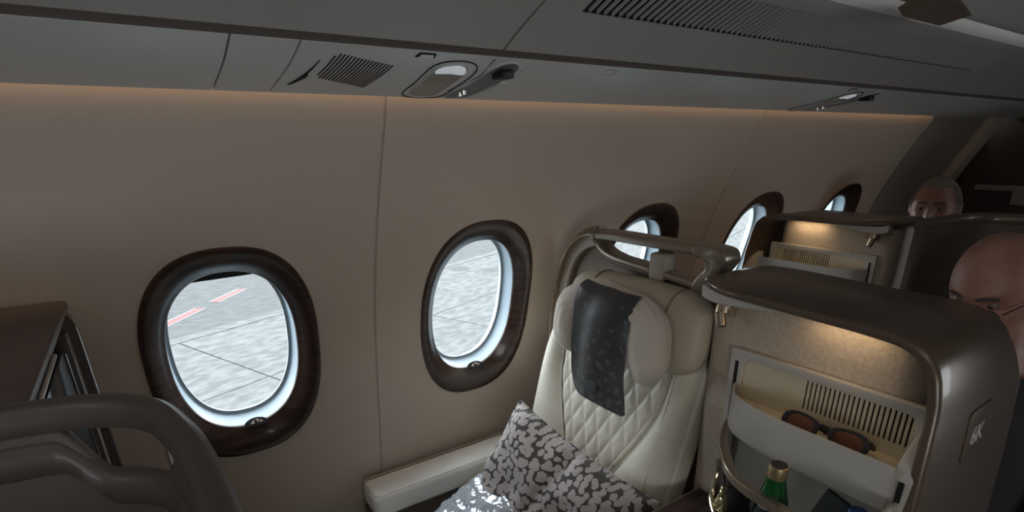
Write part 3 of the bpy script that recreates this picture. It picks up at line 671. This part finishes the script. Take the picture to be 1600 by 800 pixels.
bm = bmesh.new(); pf = [(p.x+.006, p.y) for p in band]+[(.918, .236), (.918, .560)]; a = [bm.verts.new((x, y, .932)) for x, y in pf]; b = [bm.verts.new((x, y, .924)) for x, y in pf]; bm.faces.new(a); bm.faces.new(b[::-1])
for i in range(len(pf)): bm.faces.new((a[i], a[(i+1) % len(pf)], b[(i+1) % len(pf)], b[i]))
new('pocket_floor', bm, 'nicheface', con)
new('pocket_side', box((.80, .232, 1.0), (.18, .006, .20), .002), 'nicheface', con)
# seat number on the aisle side
def text(s, size, loc, U, Vv, m, name, parent, ext=.0006):
    cu = bpy.data.curves.new('t', 'FONT'); cu.body = s; cu.size = size; cu.extrude = ext; cu.align_x = 'CENTER'; cu.align_y = 'CENTER'; o = bpy.data.objects.new('t', cu); C.objects.link(o)
    dg = bpy.context.evaluated_depsgraph_get(); dg.update(); me = bpy.data.meshes.new_from_object(o.evaluated_get(dg)); bpy.data.objects.remove(o)
    bm = bmesh.new(); bm.from_mesh(me); U = V(U).normalized(); Vv = V(Vv).normalized(); N = U.cross(Vv); m_ = Matrix((U, Vv, N)).transposed().to_4x4(); m_.translation = V(loc); bmesh.ops.transform(bm, matrix=m_, verts=bm.verts[:])
    return new(name, bm, m, parent, None)
pl = new('number_plate', plate([rrect(-.045, -.042, .050, .046, .012)], .003, .001, (1.015, .2105, 1.168), (1, 0, 0), (0, .053, 1)), 'lid', con)
text('6K', .044, (1.015, .2074, 1.166), (1, 0, 0), (0, .053, 1), 'greypale', 'seat_number', pl)
# wood topped ledge in front of the console
ledge = empty('side_ledge', (.62, .42, 0)); tag(ledge, 'dark wood topped ledge between the quilted seat and the big console', 'side table')
new('wood_top', box((.60, .418, .869), (.62, .384, .016), .002), 'tablewood', ledge); new('metal_edge', tube([(.295, .6115, .874), (.912, .6115, .874)], .0035, 8), 'bronze', ledge); new('cabinet', box((.60, .415, .45), (.60, .375, .82), .01), 'darkshell', ledge)
# ---- far window side console
console((1.075, .965, .005), -1, 'farther lidded storage console by the fourth window with glowing niche', False)
# window side wing of the far console
# ---- items in the niche and pocket
sg = empty('sunglasses', (.868, .36, 1.125)); tag(sg, 'black framed sunglasses with brown lenses lying on the niche shelf', 'sunglasses')
def lens_out(s, k=1.0): return [(s*.036+x*k, z*k) for x, z in [(p.x*s, p.y) for p in catmull([(-.026, .012), (-.012, .019), (.012, .021), (.027, .016), (.034, .002), (.026, -.016), (.008, -.022), (-.014, -.019), (-.026, -.006)], 5, True)]]
Us, Vs = V((.03, -1, -.0)), V((.42, .01, .90)); Og = V((.862, .362, 1.146))
for s in (-1, 1):
    o1 = lens_out(s); o2 = lens_out(s, .76)
    new('rim', plate([o1, o2], .006, .0015, Og, Us, Vs), 'black', sg); new('lens', plate([o2], .0015, 0, Og+V((-.001, 0, 0)), Us, Vs), 'amber', sg)
U1 = Us.normalized(); V1 = Vs.normalized(); N1 = U1.cross(V1)
new('bridge', tube([Og+U1*x+V1*z+N1*.002 for x, z in ((-.014, .006), (-.005, .011), (.005, .011), (.014, .006))], .0042, 10), 'black', sg)
for s in (-1, 1): new('temple', tube([Og+U1*(s*.068)+V1*.010, Og+U1*(s*.066)+V((.030, 0, -.008)), Og+U1*(-s*.02)+V((.045, 0, -.018))], 1, 10, sec=(.004, .009)), 'black', sg)
new('nose_pad', lathe([(.0015, -.002), (.0035, 0), (.0015, .002)], Og+V((-.005, 0, .0)), 10), 'chrome', sg)
bt = empty('bottle', (.745, .366, .932)); tag(bt, 'small green glass bottle with gold cap standing in the console pocket', 'bottle')
new('glass', lathe([(.022, 0), (.028, .003), (.0295, .01), (.0295, .075), (.030, .085), (.029, .10), (.0255, .120), (.020, .143), (.0155, .163), (.0130, .178), (.0125, .184)], (.745, .366, .932), 40), 'green', bt)
cp = new('cap', lathe([(.0138, .166), (.0143, .169), (.0138, .172), (.0146, .175), (.0146, .190), (.0138, .1945), (.010, .1955)], (.745, .366, .932), 32), 'capmetal', bt); new('cap_print', lathe([(.0125, .1956), (.012, .1966)], (.745, .366, .932), 28), 'black', cp)
def wrap(r0, r1, z0, z1, a0, a1, m, name, up=0):
    n = 16; bm = bmesh.new(); rows = []
    for i in range(5):
        t = i/4; z = z0+(z1-z0)*t; r = r0+(r1-r0)*t; row = []
        for k in range(n+1):
            w = k/n; a = math.radians(a0+(a1-a0)*w); dz = up*(1-abs(2*w-1))*t; row.append(V((.745+(r-dz*.35+.0006)*math.cos(a), .366+(r-dz*.35+.0006)*math.sin(a), .932+z+dz)))
        rows.append(row)
    grid(rows, bm=bm); bmesh.ops.solidify(bm, geom=bm.faces[:], thickness=.0004); return new(name, bm, m, bt)
wrap(.0290, .0245, .102, .126, 150, 268, 'packet', 'neck_label', .010); wrap(.0296, .0292, .030, .098, 150, 300, 'labelyellow', 'body_label'); wrap(.0252, .0235, .124, .131, 150, 300, 'labelwhite', 'label_edge')
# the word on the bottle label
tx = text('Perrier', .014, (0, 0, 0), (1, 0, 0), (0, 1, 0), 'labelwhite', 'label_word', bt, .0002)
for v in tx.data.vertices:
    a = math.radians(225)+v.co.x/.028; z = .113+v.co.y+.25*v.co.x; r = .0291-(z-.102)*.19+v.co.z+.0014; v.co = V((.745+r*math.cos(a), .366+r*math.sin(a), .932+z))
pk = new('grey_packet', box((.868, .335, .990), (.012, .042, .11), .003, rot=Matrix.Rotation(.30, 3, 'X')), 'packet'); tag(pk, 'dark grey packet standing behind the green bottle in the pocket', 'packet')
bc = empty('water_bottle', (.862, .285, .936)); tag(bc, 'blue capped small bottle at the bottom edge beside the grey packet', 'bottle')
new('cap', lathe([(.013, .085), (.0145, .087), (.0145, .100), (.013, .103)], (.862, .285, .936), 24), 'bluecap', bc); new('bottle_body', lathe([(.024, 0), (.026, .01), (.026, .06), (.012, .085)], (.862, .285, .936), 24), 'acrylic', bc)
bm = puffy(.07, .09, .03, 30, .45, 0, lambda u, v, s: s*.008*noise.noise(V((u*7, v*7, 1)))+s*.004*noise.noise(V((u*16, v*16, 1))))
wr = new('gold_wrapper', bm, mat('crinkled_gold_foil', (.60, .52, .30), .2, metal=.8), None, smooth=20); wr.matrix_world = Matrix.Translation((.775, .440, .975)) @ Matrix.Rotation(1.3, 4, 'Y') @ Matrix.Rotation(.4, 4, 'Z'); tag(wr, 'crinkled pale gold wrapper left of the green bottle in the pocket', 'wrapper')

# ================================================================== AISLE SEAT SHELLS
def shell(off, label, x0=-.75, hollow=True, m1='darkshell', m2='darkshellgloss'):
    u = empty('seat_shell', (off-.2, .4, 0)); tag(u, label, 'seat')
    path = catmull([(-.75, .655), (-.45, .655), (-.25, .650), (-.144, .640), (-.07, .618), (-.022, .575), (.0, .505), (.010, .437), (.016, .32), (.018, .18), (.018, .06)], 10); path = [p for p in path if p.x > x0]; n = len(path)
    S = [0]
    for a, b in zip(path, path[1:]): S.append(S[-1]+(b-a).length)
    sL = S[min(range(n), key=lambda i: abs(path[i].x+.110)+(9 if path[i].y < .6 else 0))]; sR = S[min(range(n), key=lambda i: (path[i]-V((0, .515))).length)]
    def ztop(s, base, sill):
        if not hollow or s < sL or s > sR: return base
        e = min((s-sL)/.05, (sR-s)/.018, 1); e = 3*e*e-2*e**3; return base+(sill-base)*e
    def sweep(fn, zs=None):
        rows = []
        for i, p in enumerate(path):
            t = (path[min(i+1, n-1)]-path[max(i-1, 0)]).normalized(); nn = V((-t.y, t.x))   # outward (left of travel)
            rows.append([V((p.x+nn.x*(d-.02)+off, p.y+nn.y*(d-.02), z)) for d, z in fn(S[i], i)])
        return rows
    # dark lower wall, inner face set back, and gloss rim band
    def f1(s, i):
        z = ztop(s, 1.362, 1.297); return [(.002, .05), (.002, z-.05), (.002, z-.012), (.003, z-.004), (.008, z), (.014, z-.003), (.016, z-.02), (.016, .05)]
    new('shell_wall', capped(sweep(f1)), m1, u, 60)
    def f2(s, i):
        z = 1.384; w = 1; return [(.000, z-.030), (-.004, z-.022), (-.003, z-.005), (.003, z), (.013, z), (.020, z-.005), (.020, z-.024), (.015, z-.030)]
    new('handle', capped(sweep(f2)), m2, u, 60)
    # sill moulding below the opening
    def f3(s, i):
        k = max(0, min(1, (s-(sL-.11))/.05, (sR+.10-s)/.05)); z = ztop(s, 1.345, 1.301); d = .004*k; return [(.002, z-.036), (.001-d, z-.032), (.000-d, z-.008), (.003, z+.001), (.012, z+.002), (.012, z-.050)]
    if not hollow: return u
    rows = sweep(f3); i0 = min(i for i in range(n) if S[i] > sL-.12); i1 = max(i for i in range(n) if S[i] < sR+.11); new('handle_sill', capped(rows[i0:i1]), 'darkshellgloss', u, 60)
    pin = path[i1-10]; new('latch_pin', tube([(path[0].x*0+off-.022, .520, 1.350), (off-.020, .508, 1.316)], 1, 10, sec=(.006, .014)), 'chrome', u)
    new('seat_back', box((off-.20, .36, .80), (.12, .46, .86), .03, 3), 'darkshell', u)
    return u
shell(0, 'dark brown seat shell with open handle in the bottom left foreground')
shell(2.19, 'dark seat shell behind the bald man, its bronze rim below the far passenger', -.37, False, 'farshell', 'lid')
# ---- console top ahead of the window seat, left edge of the picture
nl = empty('screen_console', (-.3, 1.0, 0)); tag(nl, 'dark brown flat topped console with screen recess at the left edge of the frame', 'console')
new('top', plate([[(-.80, .70), (-.14, .70), (-.14, 1.222), (-.147, 1.236), (-.80, 1.238)]], .014, .003, (0, 0, 1.336), (1, 0, 0), (0, 1, 0)), 'darkshell', nl)
new('front_panel', box((-.19, .96, .67), (.03, .47, 1.30), .006), 'darkshell', nl)
new('side_wing', plate([[(p.x, p.y) for p in catmull([(-.60, 1.336), (-.30, 1.337), (-.165, 1.334), (-.147, 1.326), (-.139, 1.30), (-.137, 1.20), (-.136, 1.10), (-.135, 1.0)], 5)]+[(-.134, .60), (-.60, .60)]], .022, .003, (0, 1.242, 0), (1, 0, 0), (0, 0, 1)), 'darkshellgloss', nl)
new('wing_edge', tube([V((p.x+.001, 1.219, p.y)) for p in catmull([(-.155, 1.330), (-.147, 1.326), (-.139, 1.30), (-.137, 1.20), (-.136, 1.10), (-.135, 1.0)], 6)], .0012, 6), 'chrome', nl)
sc = new('monitor', box((-.168, .99, 1.17), (.018, .34, .22), .004), 'screen', nl); new('monitor_trim', tube([(-.158, 1.170, 1.270), (-.158, 1.170, 1.06)], .0012, 6), 'chrome', sc)
new('inner_jamb', box((-.160, 1.200, 1.15), (.02, .030, .30), .003), 'darkshellgloss', nl)
new('polished_edge', tube([(-.1375, .93, 1.337), (-.1375, .72, 1.337)], .0030, 8), 'chrome', nl)

# ================================================================== PASSENGERS
def head_pts(nu=64, nv=48):
    """head centred at the ears, face towards +y, z up"""
    rows = []
    for i in range(nv+1):
        ph = -PI/2+PI*i/nv; r = []
        for k in range(nu):
            th = 2*PI*k/nu; cx, cyy, cz = math.cos(ph)*math.sin(th), math.cos(ph)*math.cos(th), math.sin(ph)
            x = cx*.076; y = cyy*.097; z = cz*.112
            if z < 0: t = -z/.112; x *= 1-.30*t**1.5; y = y*(1-.18*t) + (.012*t if y > 0 else .02*t)
            if cyy > 0:
                g = lambda a, b, sa, sb: math.exp(-((x-a)/sa)**2-((z-b)/sb)**2)
                y *= 1-.06*math.exp(-(x/.07)**2)*(z < .03)
                y += .024*g(0, -.030, .011, .012)+.014*g(0, -.008, .008, .022)      # nose
                y += .007*g(0, .028, .045, .010)                                      # brow
                y -= .011*(g(.031, .006, .016, .012)+g(-.031, .006, .016, .012))      # sockets
                y += .006*(g(.042, -.028, .018, .018)+g(-.042, -.028, .018, .018))    # cheeks
                y += .006*g(0, -.062, .020, .006)+.006*g(0, -.072, .018, .006)-.004*g(0, -.067, .024, .003)
                y += .010*g(0, -.096, .022, .014)
            r.append(V((x, y, z)))
        rows.append(r)
    rows[0] = [V((0, .01, -.112+.0003*0)) + V((.001*math.sin(2*PI*k/nu), .001*math.cos(2*PI*k/nu), 0)) for k in range(nu)]
    rows[-1] = [V((.001*math.sin(2*PI*k/nu), .001*math.cos(2*PI*k/nu), .112)) for k in range(nu)]
    return rows
def person(loc, yaw, pitch, label, hair, glasses, scale=1):
    """loc: head centre. seated figure facing local +y turned by yaw"""
    root = empty('person', (loc[0], loc[1], .47)); tag(root, label, 'person')
    B = Matrix.Translation(V(loc)) @ Matrix.Rotation(yaw, 4, 'Z'); H = B @ Matrix.Rotation(-pitch, 4, 'X'); H = H @ Matrix.Scale(scale, 4)
    bm = capped(head_pts())
    for s in (-1, 1):   # ears
        capped([[V((s*(.070+.020*math.sin(a)*.3+ .012*w), -.012+.5*w*-.02+.017*(1-w*.2)*math.cos(b), .0+.031*(1-w*.15)*math.sin(b))) for b in [2*PI*k/16 for k in range(16)]] for a, w in ((0, 0), (.6, .5), (1, 1))], bm)
    bmesh.ops.transform(bm, matrix=H, verts=bm.verts[:])
    hp_ = H @ V((0, -.02, -.06)); dn_ = lambda x, y, z: B @ V((x, y, z))
    sh = dn_(0, -.05-.09*math.sin(pitch)*0, -.235); bmb = bm
    tube([hp_, (hp_+sh)/2+V((0, 0, .01)), sh], [.056, .058, .075], 20, bm=bmb)
    tors = [(dn_(0, -.07, -.20), .10, .075), (dn_(0, -.07, -.25), .185, .10), (dn_(0, -.07, -.34), .20, .115), (dn_(0, -.06, -.50), .17, .12), (dn_(0, -.05, -.68), .165, .13), (dn_(0, -.03, -.80), .18, .14)]
    Rz = Matrix.Rotation(yaw, 3, 'Z')
    def torso(bm, g): return capped([[c+Rz @ V(((a+g)*math.cos(t), (b+g)*math.sin(t), 0)) for t in [2*PI*k/28 for k in range(28)]] for c, a, b in tors], bm)
    torso(bmb, 0); arms = []
    for s in (-1, 1):
        A = [dn_(s*.185, -.07, -.27), dn_(s*.225, -.02, -.42), dn_(s*.235, .02, -.54), dn_(s*.19, .08, -.60), dn_(s*.11, .13, -.60), dn_(s*.09, .15, -.61)]; arms.append(A)
        tube(A, [.056, .050, .045, .040, .030, .026], 14, bm=bmb)
        pal = A[-1]; fw = Rz @ V((-s*.35, .94, 0)); sd = Rz @ V((.94*s, .35, 0))
        tube([pal-fw*.02, pal+fw*.04, pal+fw*.085], 1, 12, sec=(.080, .030), bm=bmb)
        for fi, ln in enumerate((.062, .075, .070, .055)):
            b0 = pal+fw*.075+sd*(.030-.020*fi); tube([b0, b0+fw*ln*.5-V((0, 0, .012)), b0+fw*ln*.8-V((0, 0, .035))], [.009, .0085, .007], 8, bm=bmb)
        b0 = pal+fw*.015-sd*-.035; tube([b0, b0+sd*.025+fw*.025, b0+sd*.03+fw*.055], [.011, .010, .008], 8, bm=bmb)
        hip = dn_(s*.09, -.0, -.82); kn = dn_(s*.11, .18, -.80); an = dn_(s*.11, .17, -1.20); z0 = .08
        an.z = max(an.z, z0); tube([hip, (hip+kn)/2, kn, (kn+an)/2+V((0, 0, 0)), an, an+Rz @ V((0, .12, -.02))], [.09, .078, .060, .052, .038, .036], 14, bm=bmb)
    body = new('body', bmb, 'skin', root, 60); rm = body.modifiers.new('remesh', 'REMESH'); rm.mode = 'VOXEL'; rm.voxel_size = .0045; rm.use_smooth_shade = True
    sm_ = body.modifiers.new('smooth', 'SMOOTH'); sm_.iterations = 2; sm_.factor = .5
    cb = bmesh.new(); torso(cb, .012)
    for s, A in zip((-1, 1), arms): tube(A[:5], [.066, .060, .054, .048, .040], 16, bm=cb)
    shirt = new('shirt', cb, 'shirt', root, 60)
    tb = bmesh.new()
    for s in (-1, 1):
        hip = dn_(s*.09, -.0, -.82); kn = dn_(s*.11, .18, -.80); an = dn_(s*.11, .17, -1.20); an.z = max(an.z, .10)
        tube([hip, (hip+kn)/2, kn, (kn+an)/2, an], [.100, .088, .070, .062, .050], 16, bm=tb)
    new('trousers', tb, 'shirt', root, 60)
    for s in (-1, 1):
        c = V((s*.031, .0715, .005)); bm = bmesh.new(); bmesh.ops.create_uvsphere(bm, u_segments=16, v_segments=10, radius=.0108, matrix=H @ Matrix.Translation(c)); ey = new('eye', bm, 'eye', root, 60)
        bm = bmesh.new(); bmesh.ops.create_uvsphere(bm, u_segments=12, v_segments=8, radius=.0050, matrix=H @ Matrix.Translation(c+V((0, .0072, -.001)))); new('iris', bm, 'iris', ey, 60)
        bb = tube([H @ V((s*x, y, z)) for x, y, z in ((.012, .093, .026), (.028, .0915, .031), (.045, .080, .026))], 1, 8, sec=(.004, .006)); new('eyebrow', bb, 'browhair', root, 60)
    if hair:
        rows = head_pts(64, 48); hb = bmesh.new(); keep = []
        for i, r in enumerate(rows):
            row = []
            for k, p in enumerate(r):
                th = 2*PI*k/64; f = math.cos(th); lim = (.082) if f > .3 else (-.005 if f > -.2 else -.05)
                t = max(0, min(1, (p.z-lim)/.022)); th_ = .007*t+hair*t; row.append(H @ (p*(1+(th_)/p.length) if t > 0 else p*.97))
            rows[i] = row
        capped(rows, hb); new('hair', hb, 'hair', root, 60)
    else:
        rows = head_pts(64, 48)   # thin fringe of cropped hair round the back and sides
        for i, r in enumerate(rows):
            row = []
            for k, p in enumerate(r):
                f = math.cos(2*PI*k/64); t = 1 if (-.055 < p.z < .045 and f < .05) else 0; row.append(H @ (p*(1.018 if t else .97)))
            rows[i] = row
        new('hair_fringe', capped(rows), 'hair', root, 60)
    if glasses:
        g = empty('eyeglasses', H @ V((0, .10, .0))); g.parent = root; g.matrix_parent_inverse = root.matrix_world.inverted()
        def G(nm, bm, m): o = new(nm, bm, m, None, 60); o.parent = g; o.matrix_parent_inverse = g.matrix_world.inverted()
        for s in (-1, 1):
            G('rim', tube([H @ V((s*.033+.024*math.cos(a), .101-.10*abs(.024*math.cos(a)*s+.033)**1.0*.25, -.004+.017*math.sin(a))) for a in [2*PI*k/24 for k in range(24)]], .0014, 6, closed=True), 'black')
            G('arm', tube([H @ V((s*.058, .095, .004)), H @ V((s*.078, .05, .008)), H @ V((s*.081, -.01, .008)), H @ V((s*.079, -.03, -.01))], .0014, 6), 'black')
        G('bridge', tube([H @ V((-.010, .102, .0)), H @ V((0, .106, .004)), H @ V((.010, .102, .0))], .0014, 6), 'black')
    return root
# local +y is the facing direction; facing -x needs yaw = +90 deg
person((1.50, .352, 1.305), math.radians(80), math.radians(28), 'bald person in thin black glasses bending the head down behind the big console', 0, True, 1.02)
person((2.66, .895, 1.335), math.radians(100), math.radians(0), 'person with short grey hair looking over the far seat shell', .004, False)

# ================================================================== OUTSIDE
gr = struct(empty('ground', (5, 20, -5)))
new('asphalt', box((10+.37*-20-.29, 22.07+3.7+.93*20.2+.72, -5.06), (170, 40, .1), rot=Matrix.Rotation(math.atan2(1.71, 4.30), 3, 'Z')), 'asphalt', gr, None)
new('kerb_strip', box((10-.37*.36, 22.07+3.98+.36, -5.06), (170, .62, .12), .01, 1, rot=Matrix.Rotation(math.atan2(1.71, 4.30), 3, 'Z')), 'apron', gr, None)
# concrete slabs with open joints, rows run along the field edge
dx_ = V((4.30, 1.71)).normalized(); dy_ = V((-dx_.y, dx_.x)); o0 = V((-.017, 22.07))
W_, L_ = 5.6, 7.5; proto = None
new('slab_bed', box((10, 5, -5.09), (200, 60, .04)), 'stain', gr, None)
for i in range(-4, 9):
    for j in range(0, 4):
        c = o0+dx_*(L_*(i+.5)+.276)-dy_*(W_*(j+.5))
        if proto is None:
            bm = box((0, 0, 0), (L_-.05, W_-.05, .12), .01, 1); me_o = new('slab', bm, 'apron', gr, None); proto = me_o; o = me_o
        else: o = proto.copy(); C.objects.link(o)
        o.location = V((c.x, c.y, -5.06)); o.rotation_euler = (0, 0, math.atan2(dx_.y, dx_.x)); o.matrix_parent_inverse = gr.matrix_world.inverted()
proto2 = None
for i, (t0, t1) in enumerate(((-1.2, 1.95), (3.0, 5.4), (8.2, 11), (13.5, 16.5))):
    d = V((2.378-.189, 28.183-25.397)).normalized(); n_ = V((-d.y, d.x)); b = V((.189, 25.397))
    # dashes lie along the line through the two seen dashes
    p0 = b+d*t0; p1 = b+d*t1
    for nm, o_, w2, m in (('red_dash', 0, .28, 'redpaint'), ('white_edge', .22, .09, 'whitepaint'), ('white_edge', -.22, .09, 'whitepaint')):
        c = (p0+p1)/2+n_*o_; new(nm, box((c.x, c.y, -4.998), ((p1-p0).length, w2, .008), rot=Matrix.Rotation(math.atan2(d.y, d.x), 3, 'Z')), m, gr, None)
for x, y in ((14.6, 27.0), (15.9, 25.6)):
    new('stain_patch', lathe([(.62, 0), (.6, .012)], (x, y, -5.008), 20), 'stain', gr, None)
